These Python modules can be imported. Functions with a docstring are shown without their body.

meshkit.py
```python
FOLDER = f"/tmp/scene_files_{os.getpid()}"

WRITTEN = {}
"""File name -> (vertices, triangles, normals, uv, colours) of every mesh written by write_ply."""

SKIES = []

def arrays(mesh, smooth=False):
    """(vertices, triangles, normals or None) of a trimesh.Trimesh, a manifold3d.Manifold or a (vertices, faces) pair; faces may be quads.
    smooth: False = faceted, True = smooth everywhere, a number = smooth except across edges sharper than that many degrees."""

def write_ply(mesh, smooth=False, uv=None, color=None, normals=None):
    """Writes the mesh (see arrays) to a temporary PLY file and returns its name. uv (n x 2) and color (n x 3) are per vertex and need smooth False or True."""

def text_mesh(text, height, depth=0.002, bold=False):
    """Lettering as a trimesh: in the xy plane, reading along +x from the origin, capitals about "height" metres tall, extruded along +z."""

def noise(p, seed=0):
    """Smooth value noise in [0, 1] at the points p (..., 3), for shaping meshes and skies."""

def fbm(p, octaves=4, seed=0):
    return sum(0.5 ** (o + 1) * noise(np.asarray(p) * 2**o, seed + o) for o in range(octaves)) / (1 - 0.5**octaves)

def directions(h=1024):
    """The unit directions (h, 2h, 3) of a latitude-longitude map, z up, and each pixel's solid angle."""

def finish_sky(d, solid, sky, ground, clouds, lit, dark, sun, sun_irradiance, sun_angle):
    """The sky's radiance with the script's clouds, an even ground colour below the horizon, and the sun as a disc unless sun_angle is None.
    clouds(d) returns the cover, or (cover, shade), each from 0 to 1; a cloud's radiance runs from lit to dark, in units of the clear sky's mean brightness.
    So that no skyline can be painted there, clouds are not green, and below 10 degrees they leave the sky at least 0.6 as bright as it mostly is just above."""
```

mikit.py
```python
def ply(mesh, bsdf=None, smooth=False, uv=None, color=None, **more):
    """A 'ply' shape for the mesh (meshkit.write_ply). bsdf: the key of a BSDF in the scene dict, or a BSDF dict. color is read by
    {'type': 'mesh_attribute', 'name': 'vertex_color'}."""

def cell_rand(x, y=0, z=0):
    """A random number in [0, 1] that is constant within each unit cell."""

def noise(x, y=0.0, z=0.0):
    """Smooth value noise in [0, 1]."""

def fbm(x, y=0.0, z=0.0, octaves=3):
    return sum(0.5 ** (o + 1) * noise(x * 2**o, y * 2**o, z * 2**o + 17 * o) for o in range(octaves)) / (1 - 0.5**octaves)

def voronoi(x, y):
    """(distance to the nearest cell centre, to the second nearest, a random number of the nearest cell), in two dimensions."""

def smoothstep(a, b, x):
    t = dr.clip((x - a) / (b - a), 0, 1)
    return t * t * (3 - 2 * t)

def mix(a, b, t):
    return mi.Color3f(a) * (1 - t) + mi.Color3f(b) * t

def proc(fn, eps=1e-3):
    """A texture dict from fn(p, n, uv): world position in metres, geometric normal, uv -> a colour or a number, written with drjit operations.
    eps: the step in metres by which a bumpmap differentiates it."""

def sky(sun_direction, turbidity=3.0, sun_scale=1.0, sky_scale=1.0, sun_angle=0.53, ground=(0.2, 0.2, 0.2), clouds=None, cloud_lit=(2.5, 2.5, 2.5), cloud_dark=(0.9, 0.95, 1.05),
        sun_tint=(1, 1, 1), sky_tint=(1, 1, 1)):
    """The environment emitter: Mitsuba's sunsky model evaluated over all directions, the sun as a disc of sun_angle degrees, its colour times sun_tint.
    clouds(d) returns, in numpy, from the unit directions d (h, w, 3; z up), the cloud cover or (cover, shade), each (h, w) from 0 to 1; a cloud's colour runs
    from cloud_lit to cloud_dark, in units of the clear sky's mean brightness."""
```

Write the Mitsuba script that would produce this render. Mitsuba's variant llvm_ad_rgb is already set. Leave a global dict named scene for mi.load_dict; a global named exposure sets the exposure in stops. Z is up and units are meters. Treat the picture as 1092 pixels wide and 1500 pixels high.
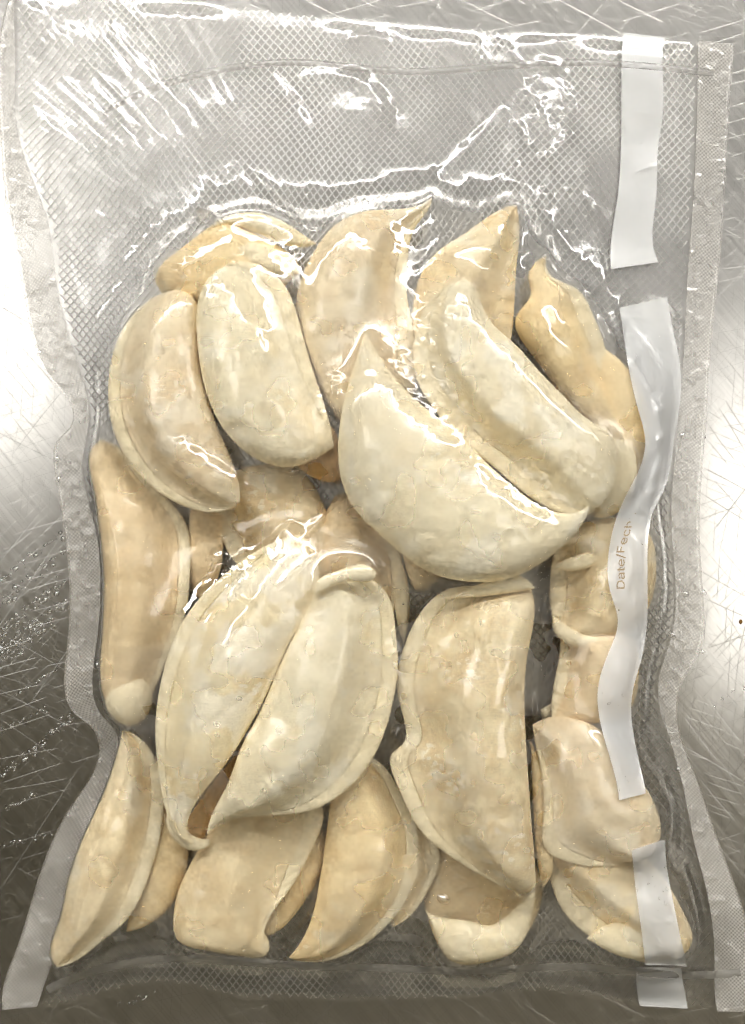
import math
import numpy as np
import trimesh
import drjit as dr
import mitsuba as mi
import mikit
import meshkit
from scipy import ndimage
from scipy.interpolate import splprep, splev
from scipy.spatial import cKDTree
from shapely.geometry import Polygon
from shapely import contains_xy
from mikit import noise, fbm, smoothstep, mix, cell_rand, voronoi

T = mi.ScalarTransform4f
scene, labels = {}, {}
MM = 0.001

# ------------------------------------------------------------------ camera, light, exposure
CAM_H = 0.42
scene['camera'] = {'type': 'perspective', 'fov': math.degrees(2 * math.atan(0.1092 / CAM_H)), 'fov_axis': 'x', 'near_clip': 0.01, 'far_clip': 50.0,
                   'to_world': T().look_at(origin=[0, 0, CAM_H], target=[0, 0, 0], up=[0, 1, 0])}
exposure = 0.56
LAMP_Z = 1.9
LAMPS = [(-1.05, -0.54, 0.12, 0.62, 2.8), (0.55, 1.10, -0.26, 0.22, 2.4), (-3.4, 3.4, 1.77, 2.03, 21.0)]
CEILING = (-1.5, 1.5, 0.05, 2.4, 0.165)
LAMP_TINT = (1.0, 0.972, 0.915)


def box(x0, x1, y0, y1, z0, z1):
    m = trimesh.creation.box(extents=[x1 - x0, y1 - y0, z1 - z0])
    m.apply_translation([(x0 + x1) / 2, (y0 + y1) / 2, (z0 + z1) / 2])
    return m


def numbered(name):
    if not any(k == name or k.startswith(name + '__') for k in scene):
        return name
    n = 1
    while any(k == f'{name}_{n:03d}' or k.startswith(f'{name}_{n:03d}__') for k in scene):
        n += 1
    return f'{name}_{n:03d}'


def obj(name, shape, parent=None):
    key = numbered(f'{parent}__{name}' if parent else name)
    scene[key] = shape
    return key


scene['m_lamp_body'] = {'type': 'twosided', 'b': {'type': 'diffuse', 'reflectance': {'type': 'rgb', 'value': [0.7, 0.7, 0.7]}}}
LAMP_WHERE = ['left of the bag', 'right of the bag', 'long one beyond the bag']
for (x0, x1, y0, y1, L), where in zip(LAMPS, LAMP_WHERE):
    k = numbered('ceiling_lamp')
    labels[k] = {'label': f'white panel lamp hanging under the ceiling, {where}', 'category': 'lamp', 'group': 'ceiling lamps above the table'}
    scene[k + '__diffuser'] = mikit.ply(box(x0, x1, y0, y1, LAMP_Z, LAMP_Z + 0.03), 'm_lamp_body', emitter={'type': 'area', 'radiance': {'type': 'rgb', 'value': [L * c for c in LAMP_TINT]}})
    scene[k + '__bracket'] = mikit.ply(box((x0 + x1) / 2 - .02, (x0 + x1) / 2 + .02, (y0 + y1) / 2 - .02, (y0 + y1) / 2 + .02, LAMP_Z + .032, 2.195), 'm_lamp_body')
x0, x1, y0, y1, L = CEILING
scene['luminous_ceiling'] = mikit.ply(box(x0, x1, y0, y1, 2.2, 2.25), 'm_lamp_body', emitter={'type': 'area', 'radiance': {'type': 'rgb', 'value': [L * c for c in LAMP_TINT]}})
labels['luminous_ceiling'] = {'label': 'large softly lit white diffuser ceiling over the table', 'category': 'lamp'}


scene['m_wall'] = {'type': 'twosided', 'b': {'type': 'diffuse', 'reflectance': {'type': 'rgb', 'value': [0.50, 0.46, 0.36]}}}
scene['ceiling_board'] = mikit.ply(box(-2.2, 2.2, -1.0, 0.03, 2.4, 2.45), 'm_wall')
labels['ceiling_board'] = {'label': 'dull unlit part of the kitchen ceiling', 'kind': 'structure'}
scene['kitchen_wall'] = mikit.ply(box(-2.2, 2.2, -1.0, -0.95, 0.35, 2.6), 'm_wall')
labels['kitchen_wall'] = {'label': 'olive kitchen wall mirrored dimly in the steel', 'kind': 'structure'}


# ------------------------------------------------------------------ picture measure: 0.2 mm on the table per photo pixel
def P(px, py, z):
    """The point at height z (metres) seen at this photo pixel."""
    s = 0.0002 * (CAM_H - z) / CAM_H
    return (np.asarray(px, float) - 546) * s, (750 - np.asarray(py, float)) * s


def spline(pts, n, smooth=0.0, closed=False):
    p = np.asarray(pts, float)
    if len(p) == 2:
        t = np.linspace(0, 1, n)[:, None]
        return p[0] * (1 - t) + p[1] * t
    tck, _ = splprep(p.T, s=smooth, k=min(3, len(p) - 1), per=closed)
    d = np.array(splev(np.linspace(0, 1, 1200), tck)).T
    seg = np.r_[0, np.cumsum(np.linalg.norm(np.diff(d, axis=0), axis=1))]
    q = np.linspace(0, seg[-1], n)
    return np.stack([np.interp(q, seg, d[:, i]) for i in range(d.shape[1])], 1)


def grid_faces(n, m, wrap=False, off=0):
    i, j = np.meshgrid(np.arange(n - 1), np.arange(m if wrap else m - 1), indexing='ij')
    a, b = i * m + j, i * m + (j + 1) % m
    c, d = a + m, b + m
    return np.vstack([np.stack([a.ravel(), b.ravel(), d.ravel()], 1), np.stack([a.ravel(), d.ravel(), c.ravel()], 1)]) + off


# ------------------------------------------------------------------ materials
def steel_scratches(p, ang, cell, keep, seed, width):
    """Fine straight scratches: at most one per cell of a turned lattice."""
    c, s = math.cos(ang), math.sin(ang)
    x, y = (p.x * c + p.y * s) / cell, (-p.x * s + p.y * c) / (cell * 0.22)
    i, j = dr.floor(x), dr.floor(y)
    u, v = x - i, y - j
    off, tilt, on = cell_rand(i, j, seed), cell_rand(i, j, seed + 1), cell_rand(i, j, seed + 2)
    line = 0.25 + 0.5 * off + (tilt - 0.5) * 0.9 * (u - 0.5) + (on - 0.3) * 1.3 * (u - 0.5) * (u - 0.5)
    d = dr.abs(v - line) * cell * 0.22
    ends = smoothstep(0.0, 0.12, u) * (1 - smoothstep(0.88, 1.0, u))
    return dr.select(on < keep, (1 - smoothstep(width * 0.4, width, d)) * ends, 0)


def scratches(p):
    a = steel_scratches(p, 0.9, 0.055, 0.35, 3, 0.00012)
    a = dr.maximum(a, steel_scratches(p, -0.55, 0.037, 0.5, 11, 0.00009))
    for k, (ang, cell, keep) in enumerate([(0.25, 0.021, 0.5), (2.2, 0.017, 0.55), (1.45, 0.014, 0.5), (0.75, 0.011, 0.6), (2.75, 0.012, 0.5)]):
        a = dr.maximum(a, (0.75 - 0.08 * k) * steel_scratches(p, ang, cell, keep, 23 + 9 * k, 0.00008))
    return a


BR = math.radians(-50)


def brushed(p):
    c, s = math.cos(BR), math.sin(BR)
    u, v = p.x * c + p.y * s, -p.x * s + p.y * c
    return 0.6 * noise(u * 45, v * 2600) + 0.4 * noise(u * 90 + 7, v * 900 + 3)


def steel_rough(p, n, uv):
    return 0.13 + 0.06 * brushed(p) + 0.05 * (fbm(p.x * 28, p.y * 28, 3.0) - 0.5) + 0.20 * scratches(p)


def steel_color(p, n, uv):
    b = brushed(p)
    s = scratches(p)
    k = (0.80 + 0.22 * b) * (0.90 + 0.2 * fbm(p.x * 40, p.y * 40))
    return mi.Color3f(0.585, 0.575, 0.555) * k * (1 - 0.25 * s) + mi.Color3f(0.30) * s * 0


def steel_bump(p, n, uv):
    return 0.16 * brushed(p) - 1.7 * scratches(p) + 0.12 * noise(p.x * 350, p.y * 350)


scene['m_steel'] = {'type': 'bumpmap', 'tex': mikit.proc(steel_bump, eps=6e-5), 'scale': 0.00001,
                    'b': {'type': 'principled', 'metallic': 1.0, 'anisotropic': 0.5, 'base_color': mikit.proc(steel_color), 'roughness': mikit.proc(steel_rough)}}


def dough(seed, base, wet, flour, dry, dusty=0.0):
    """Raw dough: mottled, with damp patches that have an outline and dusty flour specks."""
    def f(p, n, uv):
        x, y, z = p.x * 1000, p.y * 1000, p.z * 1000
        big = fbm(x * 0.07 + seed, y * 0.07, z * 0.07)
        mid = fbm(x * 0.28, y * 0.28 + seed, z * 0.28)
        fine = noise(x * 1.9, y * 1.9, z * 1.9)
        c = mix(base, wet, 0.8 * smoothstep(0.36, 0.70, 0.45 * big + 0.55 * mid))
        patch = smoothstep(0.0, 0.06, fbm(x * 0.11 + 3 * seed, y * 0.11 + 5, z * 0.11, 5) - (1 - dry))
        c = mix(c, mi.Color3f(flour), 0.5 * patch)
        dust = smoothstep(0.585 - dusty, 0.68 - dusty, fbm(x * 0.55 + seed, y * 0.9, z * 0.6, 4)) * smoothstep(0.5, 0.62, big)
        c = mix(c, flour, 0.6 * dust)
        fibre = fbm(x * 0.5 + seed, y * 3.2, z * 3.2, 2)
        pores = smoothstep(0.80, 0.90, noise(x * 1.4 + 11, y * 1.4, z * 1.4))
        return c * (0.86 + 0.14 * fine + 0.14 * fibre) * (1 - 0.10 * pores)
    return f


def dough_bump(p, n, uv):
    x, y, z = p.x * 1000, p.y * 1000, p.z * 1000
    return 0.8 * fbm(x * 0.7, y * 0.7, z * 0.7) + 0.3 * noise(x * 2.6, y * 2.6, z * 2.6)


def dough_bsdf(f):
    return {'type': 'bumpmap', 'tex': mikit.proc(dough_bump, eps=1.5e-4), 'scale': 0.0004,
            'b': {'type': 'twosided', 'b': {'type': 'principled', 'base_color': mikit.proc(f), 'roughness': 0.7, 'specular': 0.2, 'flatness': 0.6}}}


scene['m_dough_pale'] = dough_bsdf(dough(1.3, (0.79, 0.72, 0.53), (0.73, 0.63, 0.43), (0.84, 0.81, 0.69), 0.42))
scene['m_dough_mid'] = dough_bsdf(dough(4.1, (0.79, 0.67, 0.44), (0.64, 0.49, 0.28), (0.83, 0.78, 0.64), 0.40))
scene['m_dough_gold'] = dough_bsdf(dough(8.7, (0.79, 0.645, 0.385), (0.65, 0.48, 0.25), (0.82, 0.74, 0.55), 0.33))
scene['m_dough_floury'] = dough_bsdf(dough(5.4, (0.75, 0.65, 0.44), (0.62, 0.48, 0.28), (0.88, 0.85, 0.74), 0.36, 0.06))
scene['m_dough_frosty'] = dough_bsdf(dough(3.3, (0.78, 0.69, 0.47), (0.69, 0.56, 0.34), (0.86, 0.83, 0.73), 0.55, 0.02))
scene['m_dough_rosy'] = dough_bsdf(dough(7.4, (0.75, 0.645, 0.45), (0.66, 0.525, 0.34), (0.82, 0.76, 0.62), 0.42))
scene['m_dough_tan'] = dough_bsdf(dough(9.9, (0.76, 0.615, 0.39), (0.66, 0.50, 0.29), (0.80, 0.72, 0.53), 0.33))
scene['m_edge'] = dough_bsdf(dough(6.2, (0.80, 0.715, 0.51), (0.76, 0.655, 0.43), (0.84, 0.79, 0.62), 0.35))

CLEAR = {'type': 'thindielectric', 'int_ior': 1.5}



GLOSS = {'type': 'blendbsdf', 'weight': 0.055, 'a': {'type': 'thindielectric', 'int_ior': 1.18}, 'b': {'type': 'twosided', 'b': {'type': 'roughconductor', 'material': 'none', 'alpha': 0.035, 'distribution': 'beckmann'}}}


def thin_white(c, r):
    return {'type': 'twosided', 'b': {'type': 'principled', 'base_color': c, 'roughness': r, 'specular': 0.5}}


def weave(p, n, uv):
    k = 0.5 + 0.5 * dr.sin(uv.x * 2 * math.pi) * dr.sin(uv.y * 2 * math.pi)
    return (0.20 + 0.46 * k) * (0.55 + 0.9 * fbm(p.x * 90, p.y * 90, 1.0))


def weave_bump(p, n, uv):
    return dr.sin(uv.x * 2 * math.pi) * dr.sin(uv.y * 2 * math.pi)





def film_haze(p, n, uv):
    x, y = p.x * 1000, p.y * 1000
    return 0.012 + 0.07 * smoothstep(0.40, 0.62, fbm(x * 0.045, y * 0.045, 2.0, 4)) + 0.02 * noise(x * 1.1, y * 1.1)


scene['m_film'] = {'type': 'thindielectric', 'int_ior': 1.46}
scene['m_fogged_film'] = {'type': 'blendbsdf', 'weight': mikit.proc(film_haze), 'a': {'type': 'thindielectric', 'int_ior': 1.46}, 'b': thin_white({'type': 'rgb', 'value': [0.66, 0.64, 0.60]}, 0.5)}
scene['m_seal'] = {'type': 'blendbsdf', 'weight': mikit.proc(weave), 'a': GLOSS, 'b': thin_white({'type': 'rgb', 'value': [0.60, 0.58, 0.55]}, 0.3)}
def emboss_depth(p, n, uv):
    return 0.36 + 0.45 * smoothstep(0.38, 0.60, fbm(p.x * 42, p.y * 42, 3.0, 3))


scene['m_emboss'] = {'type': 'blendbsdf', 'weight': mikit.proc(emboss_depth), 'a': CLEAR, 'b': {'type': 'twosided', 'b': {'type': 'roughconductor', 'material': 'none', 'alpha': 0.16, 'specular_reflectance': {'type': 'rgb', 'value': [0.46, 0.45, 0.43]}}}}
scene['m_weld'] = {'type': 'blendbsdf', 'weight': 0.30, 'a': CLEAR, 'b': thin_white({'type': 'rgb', 'value': [0.40, 0.39, 0.36]}, 0.2)}
scene['m_weld_clear'] = {'type': 'blendbsdf', 'weight': 0.10, 'a': CLEAR, 'b': thin_white({'type': 'rgb', 'value': [0.6, 0.59, 0.56]}, 0.2)}
scene['m_strip'] = {'type': 'blendbsdf', 'weight': 0.68, 'a': GLOSS, 'b': {'type': 'twosided', 'b': {'type': 'principled', 'base_color': {'type': 'rgb', 'value': [0.72, 0.73, 0.74]}, 'roughness': 0.35, 'specular': 0.4, 'clearcoat': 0.8, 'clearcoat_gloss': 0.95}}}
scene['m_print'] = {'type': 'twosided', 'b': {'type': 'diffuse', 'reflectance': {'type': 'rgb', 'value': [0.34, 0.26, 0.17]}}}
scene['m_water'] = {'type': 'dielectric', 'int_ior': 1.33}
scene['m_crumb'] = {'type': 'twosided', 'b': {'type': 'diffuse', 'reflectance': {'type': 'rgb', 'value': [0.16, 0.09, 0.03]}}}

# ------------------------------------------------------------------ the steel table
R = 0.42
top = trimesh.Trimesh([[-R, -R, 0], [R, -R, 0], [R, R, 0], [-R, R, 0]], [[0, 1, 2], [0, 2, 3]], process=False)
scene['steel_tabletop'] = mikit.ply(top, 'm_steel', uv=np.array([[0, 0], [1, 0], [1, 1], [0, 1.0]]), smooth=True, to_world=T().rotate([0, 0, 1], math.degrees(BR)))
labels['steel_tabletop'] = {'label': 'scratched brushed stainless steel tabletop under the bag', 'kind': 'structure'}

# ------------------------------------------------------------------ dumplings
tops = []          # point clouds of upper surfaces, for draping the film
NU, NT = 56, 110


def loft(belly, seam, z0, thick, flange=0.8, fl_t=1.5, lift=0.0, tip=0.42, a=0.62, amp=0.5, seed=0, wave=0.8, plump=0.42, n=NT, m=NU, zt=(0, 0)):
    """A closed crescent between two outline curves (photo pixels) that share their end points: plump on the belly side,
    pressed flat (thickness fl_t) from the fraction 'flange' to the seam side. z0, thick, lift, fl_t in millimetres."""
    B, S = spline(belly, n), spline(seam, n)
    t = np.linspace(0, 1, n)
    width = np.linalg.norm(B - S, axis=1) * 0.2
    env = np.minimum(np.sin(np.pi * np.clip(t, 1e-3, 1 - 1e-3)) ** tip * thick, 0.62 * width + 0.6)
    u = 0.5 - 0.5 * np.cos(np.linspace(0, np.pi, m))
    rows_t, rows_b, us = [], [], u
    if flange is None:
        f = np.sqrt(np.maximum(1 - np.abs(2 * u - 1) ** 2.5, 0))[None] * np.ones((n, 1))
        th = env[:, None] * f
        edge = th * 0
    else:
        p_ = (plump * 0.8 + 0.10 * (meshkit.noise(np.stack([t * 5 + seed * 3.7, t * 0, t * 0], -1)) - 0.5))[:, None]
        q_ = p_ + 0.16 + 0.10 * (meshkit.noise(np.stack([t * 4 + seed * 5.1, t * 0 + 7, t * 0], -1)) - 0.5)[:, None]
        f = np.maximum(1 - np.clip(1 - u[None] / p_, 0, 1) ** 2.5, 0) ** (1 / 2.3) * (0.5 + 0.5 * np.cos(np.pi * np.clip((u[None] - q_) / (flange - q_), 0, 1)))
        if flange > 0.9:
            f = np.maximum(f, 0) ** 0.62
        th = env[:, None] * f
        lip = np.sqrt(np.clip(1 - np.clip((u - 0.93) / 0.07, 0, 1) ** 2, 0, 1)) * np.sqrt(np.clip(u / 0.08, 0, 1))
        fl_t = fl_t + 0.22 * np.sin(t * 2 * np.pi * (14 + seed % 5) + 2 * np.sin(t * 9 + seed))[:, None]
        th = (th ** 2.5 + (np.minimum(fl_t, env[:, None] + 0.4) * lip[None]) ** 2.5) ** 0.4
        edge = smoothstep_np(flange - 0.12, flange + 0.05, u)[None] * np.ones((n, 1))
    mid = z0 + lift * u[None] + (zt[0] * (1 - t) + zt[1] * t)[:, None] + wave * edge * (2 * meshkit.noise(np.stack([t * 6 + seed, t * 0, t * 0], -1)) - 1 + 0.9 * (meshkit.noise(np.stack([t * 17 + seed, t * 0 + 3, t * 0], -1)) - 0.5))[:, None]
    px = B[:, None] * (1 - u[None, :, None]) + S[:, None] * u[None, :, None]
    x, y = P(px[..., 0], px[..., 1], mid * MM)
    q = np.stack([x, y, mid * MM], -1) / MM
    lump = (meshkit.fbm(q * 0.10 + seed * 7.3, 3) - 0.5) * 2 * amp + (meshkit.fbm(q * 0.33 + seed * 3.1, 2) - 0.5) * 0.9 * amp - 0.9 * amp * np.clip(meshkit.noise(q * 0.19 + seed * 1.9) - 0.62, 0, 1) * 4
    fold = 1 - np.abs(2 * meshkit.noise(np.stack([q[..., 0] * 0.05 + q[..., 1] * 0.05, q[..., 0] * 0.09 - q[..., 1] * 0.09, q[..., 2] * 0 + seed * 2.3], -1)) - 1)
    lump = lump - 0.45 * fold ** 5
    k = np.clip(th / 4.0, 0, 1)
    zt_ = (mid + th * a + lump * k) * MM
    zb = (mid - th * (1 - a)) * MM
    up, dn = np.stack([x, y, zt_], -1), np.stack([x, y, zb], -1)
    tops.append(up)
    return up, dn, u


def smoothstep_np(a, b, x):
    t = np.clip((x - a) / (b - a), 0, 1)
    return t * t * (3 - 2 * t)


def shell(up, dn, j0, j1):
    """Closed mesh of columns j0..j1 of the upper and lower sheets."""
    ring = np.concatenate([up[:, j0:j1], dn[:, j0:j1][:, ::-1]], 1)
    n, m = ring.shape[:2]
    v = ring.reshape(-1, 3)
    f = grid_faces(n, m, True)
    ends = []
    for r in (0, n - 1):
        b = r * m
        for q in range(1, m - 1):
            tri = [b, b + q, b + q + 1]
            ends.append(tri if r else tri[::-1])
    f = np.vstack([f, np.array(ends)])
    mesh = trimesh.Trimesh(v, f, process=True)
    mesh.update_faces(mesh.nondegenerate_faces())
    if mesh.volume < 0:
        mesh.invert()
    return mesh


scene['m_wet'] = dough_bsdf(dough(2.2, (0.46, 0.30, 0.13), (0.40, 0.24, 0.08), (0.66, 0.52, 0.32), 0.2))


def dumpling(label, belly, seam, z0, thick, mat='mid', edge=True, folds=(), group=None, **kw):
    key = numbered('dumpling')
    up, dn, u = loft(belly, seam, z0, thick, seed=len(tops) + 1, **kw)
    fl = kw.get('flange', 0.8)
    m = u.size
    if edge and fl is not None:
        j = int(np.searchsorted(u, fl - 0.02))
        scene[key + '__body'] = mikit.ply(shell(up, dn, 0, j + 1), 'm_dough_' + mat, smooth=70)
        scene[key + '__sealed_edge'] = mikit.ply(shell(up, dn, j, m), 'm_edge', smooth=70)
    else:
        scene[key + '__body'] = mikit.ply(shell(up, dn, 0, m), 'm_dough_' + mat, smooth=70)
    for (fb, fs, fz, ft, fkw) in folds:
        up, dn, u = loft(fb, fs, fz, ft, seed=len(tops) + 1, n=50, m=26, **{'flange': None, 'wave': 0, 'amp': 0.3, 'tip': 0.35, **{q: w for q, w in fkw.items() if q != 'mat'}})
        part = numbered(key + '__folded_tip')
        scene[part] = mikit.ply(shell(up, dn, 0, 26), fkw.get('mat', 'm_edge'), smooth=70)
        if 'mat' in fkw:
            labels[part] = {'label': 'wet amber brown fold'}
    labels[key] = {'label': label, 'category': 'dumpling', 'group': 'raw dumplings in the bag'}
    return key


# lower layer ---------------------------------------------------------------
dumpling('half hidden dumpling in the gap beside the rightmost upper dumpling, against the white strip', [(872, 505), (905, 525), (938, 570), (952, 625), (945, 680), (925, 720)], [(872, 505), (870, 560), (885, 630), (905, 690), (925, 720)], 8, 10, 'gold', False, flange=None)
dumpling('dumpling deep in the dark gap left of centre, under the slanting film crease', [(318, 705), (345, 690), (395, 680), (440, 690), (475, 740), (494, 800), (485, 850), (430, 880)], [(318, 705), (318, 745), (330, 800), (370, 850), (430, 880)], 9, 15, 'mid', True, flange=0.86)
dumpling('brown dumpling behind the middle, seen between the pale crescent and the curled one below', [(492, 725), (470, 790), (478, 850), (505, 900), (545, 935)], [(492, 725), (530, 725), (570, 770), (590, 830), (575, 900), (545, 935)], 10, 14, 'tan', True, flange=0.86,
         folds=[([(585, 815), (578, 860), (582, 910), (592, 945)], [(585, 815), (597, 850), (600, 900), (592, 945)], 11, 5, {})])
dumpling('small dumpling tip poking out under the pale centre crescent', [(588, 790), (600, 850), (612, 865), (640, 850), (665, 830)], [(588, 790), (620, 795), (650, 805), (665, 830)], 9, 9, 'mid', False, flange=None)
dumpling('brown dumpling in the narrow gap right of the tall left dumpling', [(282, 730), (272, 800), (276, 850), (295, 880)], [(282, 730), (320, 745), (328, 790), (318, 850), (295, 880)], 8, 10, 'tan', False, flange=None)
dumpling('greenish shaded dumpling behind the bottom left one', [(215, 1150), (215, 1250), (190, 1340), (185, 1365)], [(215, 1150), (262, 1190), (276, 1250), (262, 1310), (225, 1350), (185, 1365)], 7, 10, 'gold', False, flange=None)
dumpling('shaded dumpling behind the broad bottom dumpling left of centre', [(440, 1200), (410, 1290), (388, 1350), (384, 1372)], [(440, 1200), (478, 1225), (474, 1270), (440, 1330), (410, 1362), (384, 1372)], 7, 8, 'gold', False, flange=None)
dumpling('dumpling half hidden right of the bottom middle crescent', [(590, 1180), (570, 1260), (568, 1340), (575, 1357)], [(590, 1180), (640, 1235), (645, 1260), (630, 1300), (605, 1338), (575, 1357)], 8, 10, 'mid', True, flange=0.84)
dumpling('upright dumpling at the right edge, upper one of two beside the white strip', [(812, 800), (880, 760), (945, 775), (960, 840), (940, 905), (900, 932), (816, 932)], [(812, 800), (806, 850), (808, 900), (816, 932)], 13, 15, 'mid', True, flange=0.86, plump=0.45, lift=1.5,
         folds=[([(810, 900), (840, 922), (890, 934), (935, 912)], [(810, 900), (818, 934), (880, 946), (935, 912)], 19, 5, {'tip': 0.25}), ([(806, 830), (850, 812), (900, 800)], [(806, 830), (850, 835), (900, 800)], 20, 4, {})])
dumpling('upright dumpling at the right edge, lower one of two beside the white strip', [(820, 920), (880, 920), (925, 935), (935, 980), (915, 1045), (880, 1058), (810, 1058)], [(820, 920), (816, 980), (808, 1030), (810, 1058)], 13, 15, 'tan', True, flange=0.86, plump=0.45, lift=1.5,
         folds=[([(792, 1040), (800, 1052), (815, 1040), (826, 1015)], [(792, 1040), (798, 1036), (810, 1028), (826, 1015)], 11, 4, {})])
dumpling('dumpling at bottom right with its tip running under the white strip', [(800, 1235), (850, 1230), (920, 1240), (975, 1290), (1000, 1335), (1013, 1372), (985, 1398)], [(800, 1235), (804, 1275), (826, 1335), (862, 1370), (905, 1394), (945, 1410), (985, 1398)], 10, 15, 'mid', True, flange=0.80, lift=2,
         folds=[([(860, 1375), (900, 1352), (940, 1352), (975, 1385)], [(860, 1375), (890, 1392), (925, 1404), (975, 1385)], 14, 6, {})])
dumpling('bottom dumpling with an open pocket, under the flour dusted one', [(624, 1250), (660, 1245), (730, 1250), (785, 1270), (795, 1300), (776, 1360), (755, 1392)], [(624, 1250), (620, 1310), (632, 1360), (645, 1388), (660, 1406), (708, 1410), (755, 1392)], 4, 6, 'gold', False, flange=None,
         folds=[([(622, 1332), (650, 1345), (690, 1350), (716, 1356), (745, 1340), (765, 1318), (785, 1275)], [(622, 1332), (640, 1375), (660, 1404), (708, 1408), (752, 1394), (776, 1355), (785, 1275)], 15, 6, {'tip': 0.25})])
dumpling('broad bottom dumpling left of centre with a long pale seam on its right', [(330, 1130), (283, 1259), (262, 1305), (255, 1344), (259, 1370), (306, 1388), (360, 1399), (388, 1398)], [(330, 1130), (440, 1140), (474, 1190), (458, 1242), (428, 1298), (395, 1345), (388, 1398)], 12, 15, 'mid', True, flange=0.86, plump=0.3, lift=2,
         folds=[([(356, 1398), (360, 1378), (380, 1365), (392, 1376)], [(356, 1398), (372, 1403), (388, 1400), (392, 1376)], 11, 5, {})])
dumpling('bottom middle crescent dumpling whose pointed tip curls to the left', [(490, 1120), (482, 1190), (476, 1240), (468, 1295), (456, 1348), (440, 1382), (424, 1402)], [(490, 1120), (560, 1120), (592, 1170), (611, 1214), (613, 1255), (605, 1297), (574, 1348), (528, 1387), (485, 1406), (424, 1402)], 13, 16, 'gold', True, flange=0.88, plump=0.45)
dumpling('long pointed dumpling in the bottom left corner of the bag', [(180, 1068), (165, 1130), (145, 1180), (118, 1240), (100, 1300), (88, 1350), (76, 1398), (84, 1415)], [(180, 1068), (222, 1100), (240, 1165), (234, 1230), (214, 1295), (186, 1347), (148, 1380), (110, 1408), (84, 1415)], 11, 16, 'mid', True, flange=0.82, lift=2)
dumpling('tall dumpling standing at the left edge with a brown upper tip', [(148, 645), (134, 662), (138, 710), (148, 770), (155, 840), (152, 930), (150, 1000), (160, 1035), (190, 1064)], [(148, 645), (185, 665), (208, 694), (245, 730), (272, 765), (279, 830), (272, 900), (245, 970), (222, 1020), (190, 1064)], 13, 16, 'tan', True, flange=0.88, plump=0.4, lift=-1,
         folds=[([(166, 1000), (155, 1030), (166, 1050), (186, 1062)], [(166, 1000), (214, 999), (224, 1026), (208, 1056), (186, 1062)], 15, 11, {})])
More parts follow.
